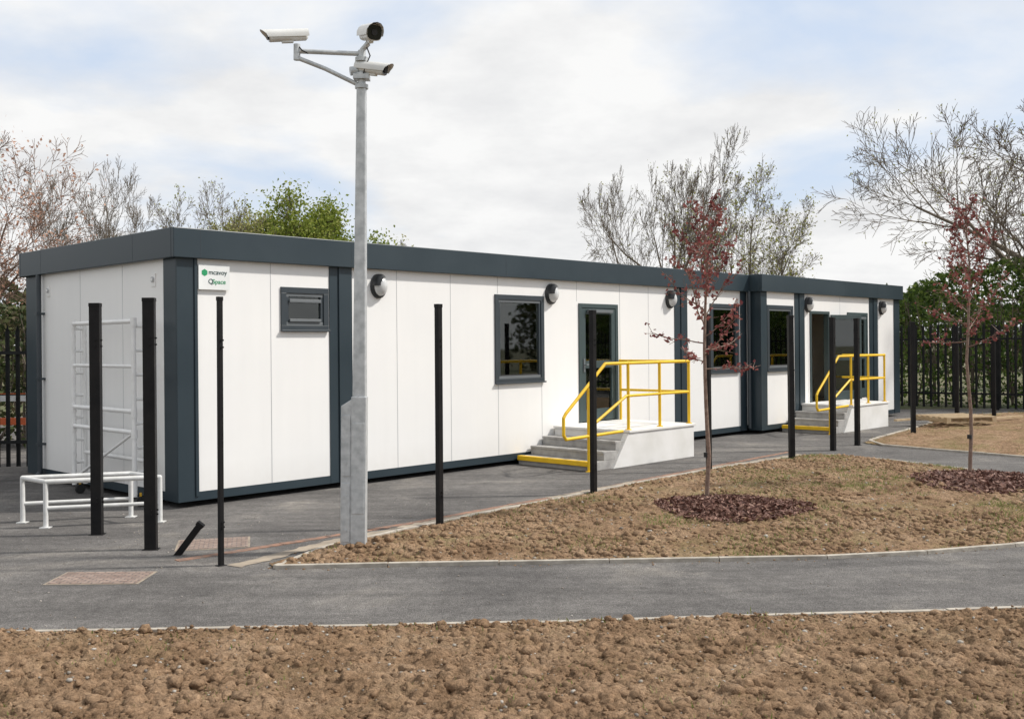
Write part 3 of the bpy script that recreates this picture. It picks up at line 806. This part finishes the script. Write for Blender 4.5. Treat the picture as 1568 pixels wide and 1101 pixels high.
# ------------------------------------------------------------------ tubular frames by the end wall
e = empty("scaffold_frame", W0, RZ)
mb = MB()
for t in (0.50,2.12):
    for off in (0.14,0.28):
        mb.tube((-off,t,0.12),(-off,t,2.17),0.030)
    for z in np.arange(0.4,2.2,0.28): mb.tube((-0.14,t,z),(-0.28,t,z),0.018)
for z in (2.14,1.10,0.86): mb.tube((-0.28,0.50,z),(-0.28,2.12,z),0.029)
mb.tube((-0.14,0.50,0.52),(-0.14,2.12,0.52),0.026)
mb.tube((-0.28,0.50,1.62),(-0.28,2.12,1.62),0.022)
mb.tube((-0.28,0.5,0.86),(-0.28,2.12,0.2),0.018)
for t in (0.50,2.12):
    mb.tube((-0.21,t-0.02,0.06),(-0.21,t+0.02,0.06),0.06,n=14,m=1); mb.tube((-0.21,t,0.05),(-0.21,t,0.16),0.015,m=2)
    for z in (2.17,1.12,0.88): mb.tube((-0.28,t,z-0.09),(-0.28,t,z+0.01),0.037,m=0)
mb.make("tube_frame", [M_alu,M_rubber,M_castor], e)
e = empty("low_tube_barrier")
mb = MB()
A=(-5.18,10.75);B=(-4.79,10.43);C=(-3.72,10.72);D=(-4.15,11.05)
for (p,q) in ((A,D),(B,C)):
    mb.path([(p[0],p[1],0),(p[0],p[1],0.47),(q[0],q[1],0.47),(q[0],q[1],0)],0.026)
    mb.tube((p[0],p[1],0.2),(q[0],q[1],0.2),0.020)
mb.tube((A[0],A[1],0.47),(B[0],B[1],0.47),0.024); mb.tube((C[0],C[1],0.47),(D[0],D[1],0.47),0.024)
for p in (A,B,C,D): mb.box(p[0]-0.05,p[0]+0.05,p[1]-0.05,p[1]+0.05,0,0.008)
mb.make("barrier_tubes", [M_wtube], e)

# ------------------------------------------------------------------ palisade fences
def palisade(name, a, b, h=2.3, step=0.155):
    a=Vector((a[0],a[1],0)); b=Vector((b[0],b[1],0)); d=b-a; L=d.length; d.normalize(); n=Vector((-d.y,d.x,0))
    T = Matrix(((d.x,n.x,0,a.x),(d.y,n.y,0,a.y),(0,0,1,0),(0,0,0,1)))
    mb=MB()
    for k in range(int(L/step)):
        s=k*step
        hh=h+random.uniform(-0.008,0.008)
        vs=[T@Vector(p) for p in ((s,0,0.05),(s+0.03,-0.014,0.05),(s+0.065,0,0.05),(s,0,hh-0.1),(s+0.03,-0.014,hh-0.08),(s+0.065,0,hh-0.1),(s+0.0325,0.0,hh))]
        mb.add(vs,[(0,1,4,3),(1,2,5,4),(3,4,6),(4,5,6)],0)
    for z in (0.4,h-0.45): mb.box(0,L,0.006,0.05,z,z+0.05,0,T)
    for k in range(int(L/2.75)+1): mb.box(k*2.75,k*2.75+0.1,0.052,0.11,0,h-0.1,0,T)
    mb.make(name,[M_fence])
palisade("palisade_fence",(-6.75,15.55),(-24,13.2),2.2,0.145)
palisade("palisade_fence.001",(10.4,28.3),(24,18.6),2.3,0.19)
palisade("palisade_fence.002",(-6.75,15.6),(10.4,28.4),2.2)
e = empty("site_barrier",(0,0,0)); mb=MB()
for z in (0.55,0.95,1.05): mb.box(-14,-7.6,17.2,17.24,z,z+(0.12 if z<1 else 0.03),0 if z!=0.95 else 1)
for x in (-14,-12,-10,-8.2): mb.tube((x,17.22,0),(x,17.22,1.1),0.03,m=1)
mb.make("barrier_boards",[M_orange,M_wtube],e)

e = empty("wooden_pallet",(9.4,21.6,0.13),0.25); mb=MB()
for k in range(6): mb.box(-0.6,0.6,-0.5+k*0.19,-0.40+k*0.19,0.10,0.122)
for x in (-0.6,-0.05,0.5): mb.box(x,x+0.1,-0.5,0.55,0.02,0.098)
for k in range(3): mb.box(-0.6,0.6,-0.5+k*0.47,-0.40+k*0.47,0.0,0.018)
T=Matrix.Rotation(0.3,4,'Z'); mb.box(0.7,2.1,-0.2,-0.12,0.0,0.04,0,T); mb.box(-1.0,0.4,0.7,0.78,0.0,0.04,0,T)
mb.make("pallet_boards",[M_wood],e)

# ------------------------------------------------------------------ trees
def grow(seed, base, H, spec):
    rnd = random.Random(seed); segs=[]; tips=[]
    mx = len(spec)-1
    def rv(): return Vector((rnd.gauss(0,1),rnd.gauss(0,1),rnd.gauss(0,1)))
    def branch(p,d,L,r,lev):
        sp = spec[lev]; n=sp['n']; st=L/n
        az = rnd.uniform(0,6.28)
        for i in range(n):
            d=(d+rv()*sp['w']+Vector((0,0,sp['up']))).normalized()
            q=p+d*st; f0=1-(1-sp['tp'])*i/n; f1=1-(1-sp['tp'])*(i+1)/n
            segs.append((p,q,r*f0,r*f1,lev))
            if lev<mx and (i+1)/n>=sp['st']:
                c = sp['c']; nc=int(c)+(1 if rnd.random()<c-int(c) else 0)
                if i==n-1: nc+=sp.get('e',1)
                for k in range(nc):
                    az+=2.4+rnd.uniform(-0.4,0.4)
                    o=d.orthogonal().normalized(); o.rotate(Quaternion(d,az))
                    ang=R(sp['a']*rnd.uniform(0.7,1.3))
                    if i==n-1 and k==0: ang*=0.35
                    nd=d*math.cos(ang)+o*math.sin(ang)
                    branch(q,nd,L*sp['r']*rnd.uniform(0.7,1.2)*(1-0.35*(i/n)),max(r*f1*sp['rr'],0.002),lev+1)
            p=q
        if lev>=mx-1: tips.append(p)
    branch(Vector((0,0,0)),Vector((0,0,1)),spec[0]['L']*H,spec[0]['rad'],0)
    return segs,tips
def tree_obj(name, seed, base, H, spec, leafm=None, nleaf=0, lsize=0.1, lspread=0.15, bark=None, twig=0.006, width=None):
    segs,tips = grow(seed, base, H, spec)
    top = max(s[1].z for s in segs); k = H/top
    T=np.array([tuple(t) for t in tips]); m=T.mean(0); hw=np.percentile(np.abs(T[:,:2]-m[:2]),95)
    kx = k if width is None else 0.5*width/hw
    def tf(p):
        f=p.z/m[2]
        return Vector(((p.x-m[0]*f)*kx,(p.y-m[1]*f)*kx,p.z*k))
    e = empty(name, base)
    V=[];F=[];nmap={0:8,1:5,2:4}
    for (p,q,r0,r1,lev) in segs:
        n = nmap.get(lev,3)
        p=tf(p); q=tf(q)
        d=(q-p).normalized(); a=d.orthogonal().normalized(); c=d.cross(a); o=len(V)
        r0=max(r0,twig); r1=max(r1,twig*0.8)
        for pp,r in ((p,r0),(q+d*r1*0.3,r1)):
            for i in range(n):
                t=2*math.pi*i/n; V.append(pp+(a*math.cos(t)+c*math.sin(t))*r)
        for i in range(n): F.append((o+i,o+(i+1)%n,o+n+(i+1)%n,o+n+i))
    me=bpy.data.meshes.new("trunk_and_branches"); me.from_pydata([tuple(v) for v in V],[],F); me.materials.append(bark or M_bark)
    me.polygons.foreach_set("use_smooth",[True]*len(F)); me.update()
    ob=bpy.data.objects.new("trunk_and_branches",me); scene.collection.objects.link(ob); ob.parent=e
    if leafm:
        rg=np.random.default_rng(seed)
        TT=np.array([tuple(tf(t)) for t in tips])
        w=rg.random(len(TT))**2; w/=w.sum()
        C=TT[rg.choice(len(TT),nleaf,p=w)]+rg.normal(size=(nleaf,3))*lspread
        V,F=leaf_quads(C,lsize,rg)
        np_mesh("leaves",V,F,[leafm],e)
    return e
def bare_spec(trunk=0.22, rad=0.16, spread=40, up=0.07, c=1.0):
    return [dict(L=trunk,rad=rad,n=4,w=0.03,up=0.1,tp=0.75,st=0.5,c=1.6,e=2,a=spread,r=1.7,rr=0.6),
            dict(n=7,w=0.07,up=up,tp=0.30,st=0.25,c=1.2*c,e=1,a=40,r=0.52,rr=0.55),
            dict(n=5,w=0.09,up=up,tp=0.35,st=0.2,c=1.3*c,e=1,a=38,r=0.55,rr=0.6),
            dict(n=4,w=0.11,up=up,tp=0.35,st=0.25,c=1.5*c,e=1,a=36,r=0.58,rr=0.6),
            dict(n=3,w=0.13,up=up,tp=0.4,st=0.3,c=1.2*c,e=1,a=34,r=0.65,rr=0.6),
            dict(n=2,w=0.13,up=0.04,tp=0.4,st=2,c=0,e=0,a=30,r=0.5,rr=0.6)]
tree_obj("bare_tree",31,(5.4,35,0),9.1,bare_spec(0.22,0.12,46,0.06,0.82),M_leaf_bud,900,0.07,0.08,width=4.4)
tree_obj("bare_tree.001",32,(8.3,36,0),8.4,bare_spec(0.2,0.12,50,0.05,0.85),M_leaf_bud,3600,0.09,0.10,width=5.0)
tree_obj("bare_tree.002",13,(-14.4,35,0),8.5,bare_spec(0.25,0.12,42,0.06,0.8),None,0,width=3.6)
tree_obj("bare_tree.003",14,(-12.2,37,0),7.9,bare_spec(0.25,0.11,42,0.06,0.85),M_leaf_bud,2200,0.08,0.1,width=3.8)
tree_obj("bare_tree.004",15,(-10.4,38,0),7.2,bare_spec(0.22,0.10,42,0.06,0.85),M_leaf_bud,9000,0.10,0.12,width=3.8)
tree_obj("bare_tree.005",33,(16.2,29,0),10.4,bare_spec(0.14,0.24,62,0.02,0.92),M_leaf_bud,1800,0.07,0.1,width=9.2,twig=0.008)
tree_obj("copper_tree",17,(-11.9,22,0),7.0,bare_spec(0.2,0.11,46,0.05,0.88),M_leaf_pink,5200,0.075,0.12,bark=M_bark_r,twig=0.005,width=5.4)
tree_obj("green_tree",18,(-6.7,36,0),7.2,bare_spec(0.25,0.13,50),M_leaf_green,60000,0.12,0.28,width=3.9)
tree_obj("green_tree.001",19,(-8.7,39,0),6.9,bare_spec(0.25,0.10,46),M_leaf_green,20000,0.12,0.25,width=3.0)
tree_obj("green_tree.002",20,(-4.6,38,0),5.8,bare_spec(0.25,0.10,34),M_leaf_bud,3500,0.10,0.16,width=2.4)

def young_tree(name, seed, base, H, zlow, wid):
    rnd=random.Random(seed); rg=np.random.default_rng(seed); e=empty(name,base); mb=MB()
    pts=[Vector((0,0,-0.02))]
    for i in range(1,13): pts.append(Vector((0.02*math.sin(i*0.9)+rnd.gauss(0,0.008),rnd.gauss(0,0.008),H*i/12)))
    def rr(z): return 0.022*max(0.0,1-z/H)**0.7+0.004
    for a,b in zip(pts[:-1],pts[1:]): mb.tube(a,b,rr(max(a.z,0)),rr(b.z),8,0,False)
    L=[]
    def at(z):
        f=z/H*12; i=min(int(f),11); return pts[i].lerp(pts[i+1],f-i)
    nb=24
    for k in range(nb):
        z=zlow+(H*0.93-zlow)*k/nb; az=k*2.4+rnd.uniform(-.4,.4)
        fr=(z-zlow)/(H-zlow)
        Lb=wid*(1-fr)**0.8*rnd.uniform(0.6,1.25)+0.10
        p=at(z); el=R(rnd.uniform(25,50)+20*fr); d=Vector((math.cos(az)*math.cos(el),math.sin(az)*math.cos(el),math.sin(el)))
        if k<5: d.z-=0.5; d.normalize()
        n=6; r=0.008
        for i in range(n):
            d=(d+Vector((rnd.gauss(0,.1),rnd.gauss(0,.1),rnd.gauss(0.05,.1)))).normalized(); q=p+d*Lb/n
            mb.tube(p,q,r*(1-i/n*0.6),r*(1-(i+1)/n*0.6),5,0,False)
            if i>=1:
                for s in range(2):
                    d2=(d+Vector((rnd.gauss(0,.7),rnd.gauss(0,.7),rnd.gauss(0.1,.5)))).normalized(); tl=rnd.uniform(.05,.19)*(0.5+wid)
                    q2=q+d2*tl; mb.tube(q,q2,0.004,0.0025,3,0,False)
                    for j in range(rnd.randint(1,6)): L.append(q.lerp(q2,rnd.random())+Vector((rnd.gauss(0,.02),rnd.gauss(0,.02),rnd.gauss(0,.02))))
            p=q
            for j in range(2): L.append(p+Vector((rnd.gauss(0,.022),rnd.gauss(0,.022),rnd.gauss(0,.022))))
    mb.tube((0,0,0.55),(0,0,0.60),0.03,n=8,m=1)
    mb.make("trunk_and_branches",[M_bark2,M_rubber],e)
    V,F=leaf_quads(np.array([tuple(l) for l in L]),0.05,rg,aspect=0.62)
    np_mesh("leaves",V,F,[M_leaf_red],e)
young_tree("young_copper_tree",5,(2.09,11.0,0.05),3.40,1.5,0.66)
young_tree("young_copper_tree.001",9,(5.74,12.8,0.05),3.66,1.7,0.66)

def mulch(name,c,rx,ry,n,seed):
    rg=np.random.default_rng(seed); e=empty(name,(c[0],c[1],0.075)); N=40
    V=[];F=[]
    for j in range(14):
        f=j/13
        for i in range(N):
            t=2*math.pi*i/N; wob=1+0.10*math.sin(3*t+seed)+0.06*math.sin(7*t)
            V.append((rx*f*wob*math.cos(t),ry*f*wob*math.sin(t),0.085*(1-f**2)+rg.normal()*0.008-0.03*(f>0.95)+0.01))
    for j in range(13):
        for i in range(N): F.append((j*N+i,j*N+(i+1)%N,(j+1)*N+(i+1)%N,(j+1)*N+i))
    np_mesh("mound",V,F,[M_mulch],e,True)
    r=rg.random(n)**0.6*1.25; t=rg.random(n)*6.28; wob=1+0.10*np.sin(3*t+seed)
    C=np.stack([rx*r*wob*np.cos(t),ry*r*wob*np.sin(t),0.095*(1-np.clip(r,0,1)**2)+0.012+rg.random(n)*0.025],-1)
    V,F=leaf_quads(C,0.065,rg,flat=0.45,aspect=0.38)
    np_mesh("bark_chips",V,F,[M_chip],e)
mulch("mulch_ring",(2.30,10.75),0.66,0.62,4200,1)
mulch("mulch_ring.001",(5.9,12.55),0.78,0.78,3800,2)

def hedge(name, a, b, depth, h, n, size, mats, seed, hvar=0.35):
    rg=np.random.default_rng(seed); a=np.array(a,float); b=np.array(b,float); d=b-a; L=np.linalg.norm(d); d/=L; nn=np.array([-d[1],d[0]])
    e=empty(name,(0,0,0))
    s=rg.random(n)*L; top=h*(1-hvar+hvar*2*fbm(s*0.55,s*0+seed,seed,4)); 
    zz=top*(1-rg.random(n)**1.6*1.0); w=(rg.random(n)-0.5)*depth*(1-0.5*(zz/np.maximum(top,0.1))**3)
    bump_=0.35*(fbm(s*1.2,zz*1.2,seed+3,3)-0.5)*depth
    w=w+bump_
    C=np.stack([a[0]+d[0]*s+nn[0]*w,a[1]+d[1]*s+nn[1]*w,zz],-1)
    V,F=leaf_quads(C,size,rg)
    np_mesh("foliage",V,F,[mats[0]],e)
    m=MB(); k=int(L/0.5)
    for i in range(k):
        ss=(i+0.5)*L/k; t=h*(1-hvar+hvar*2*float(fbm(np.array([ss*0.55]),np.array([float(seed)]),seed,4)[0]))
        c=a+d*ss
        for j in range(5):
            m.tube((c[0],c[1],0),(c[0]+rg.normal()*0.5,c[1]+rg.normal()*0.4,t*(0.7+0.3*rg.random())),0.03,0.01,4)
    m.make("stems",[M_bark],e)
hedge("hedge",(9.5,31.3),(26,20.5),2.4,3.5,34000,0.13,[M_leaf_hedge],21,0.35)
hedge("hedge.001",(-7.0,19.5),(-26,17.5),2.0,2.3,22000,0.12,[M_leaf_dark],22,0.3)
hedge("distant_treeline",(-60,62),(70,62),6,4.4,42000,0.45,[M_leaf_dark],23,0.35)
hedge("distant_treeline.001",(20,40),(60,20),5,4.4,14000,0.4,[M_leaf_dark],24,0.35)
hedge("distant_treeline.002",(-50,20),(-18,44),5,4.2,14000,0.35,[M_leaf_dark],25,0.35)

# ------------------------------------------------------------------ light, sky
sd = Vector((0.97,0.08,0)).normalized(); EL=R(46)
sund = Vector((sd.x*math.cos(EL),sd.y*math.cos(EL),math.sin(EL)))
sl = bpy.data.lights.new("sun","SUN"); sl.energy=4.1; sl.angle=R(3.0); sl.color=(1.0,0.95,0.88)
so = bpy.data.objects.new("sun",sl); scene.collection.objects.link(so)
so.rotation_euler = (-sund).to_track_quat('-Z','Y').to_euler(); so.location=(20,0,20)

w = bpy.data.worlds.new("World"); scene.world=w; w.use_nodes=True
N=w.node_tree.nodes; L=w.node_tree.links; bg=N["Background"]
sky=N.new("ShaderNodeTexSky"); sky.sky_type='NISHITA'; sky.sun_disc=False; sky.sun_elevation=EL; sky.sun_rotation=math.atan2(sd.x,sd.y)
sky.air_density=1.0; sky.dust_density=1.5
tc=N.new("ShaderNodeTexCoord"); sx=N.new("ShaderNodeSeparateXYZ"); L.new(tc.outputs["Generated"],sx.inputs[0])
ad=N.new("ShaderNodeMath"); ad.operation='ADD'; ad.inputs[1].default_value=0.25; L.new(sx.outputs["Z"],ad.inputs[0])
mx0=N.new("ShaderNodeMath"); mx0.operation='MAXIMUM'; mx0.inputs[1].default_value=0.05; L.new(ad.outputs[0],mx0.inputs[0])
dv=N.new("ShaderNodeVectorMath"); dv.operation='DIVIDE'
cb=N.new("ShaderNodeCombineXYZ")
for k in range(3): L.new(mx0.outputs[0],cb.inputs[k])
L.new(tc.outputs["Generated"],dv.inputs[0]); L.new(cb.outputs[0],dv.inputs[1])
mp=N.new("ShaderNodeMapping"); mp.inputs["Location"].default_value=(3.1,1.7,0.0); mp.inputs["Scale"].default_value=(1,1.0,1); L.new(dv.outputs[0],mp.inputs[0])
n1=noise(N,L,mp.outputs[0],1.25,8,0.50); n2=noise(N,L,mp.outputs[0],2.4,6,0.6)
n1.inputs["Distortion"].default_value=0.15
r1=ramp(N,[(0.36,0.0),(0.50,1.0)]); L.new(n1.outputs["Fac"],r1.inputs["Fac"])
r2=ramp(N,[(0.34,(8.1,8.15,8.25)),(0.58,(9.6,9.6,9.55))]); L.new(n2.outputs["Fac"],r2.inputs["Fac"])
haze=N.new("ShaderNodeMix"); haze.data_type='RGBA'; haze.inputs[0].default_value=0.78; L.new(sky.outputs[0],haze.inputs[6]); haze.inputs[7].default_value=(7.4,8.5,10.2,1)
mix=N.new("ShaderNodeMix"); mix.data_type='RGBA'; L.new(r1.outputs[0],mix.inputs[0]); L.new(haze.outputs[2],mix.inputs[6]); L.new(r2.outputs[0],mix.inputs[7])
L.new(mix.outputs[2],bg.inputs["Color"]); bg.inputs["Strength"].default_value=0.1

# ------------------------------------------------------------------ camera
cd=bpy.data.cameras.new("camera"); cam=bpy.data.objects.new("camera",cd); scene.collection.objects.link(cam)
cd.lens=35.8; cd.sensor_width=36; cd.shift_y=-0.01435; cd.clip_end=2000
cam.matrix_world = Matrix.Translation((0,0,1.83)) @ Matrix.Rotation(R(90),4,'X') @ Matrix.Rotation(R(-0.5),4,'Z')
scene.camera=cam
scene.view_settings.view_transform='Standard'; scene.view_settings.look='None'; scene.view_settings.exposure=0
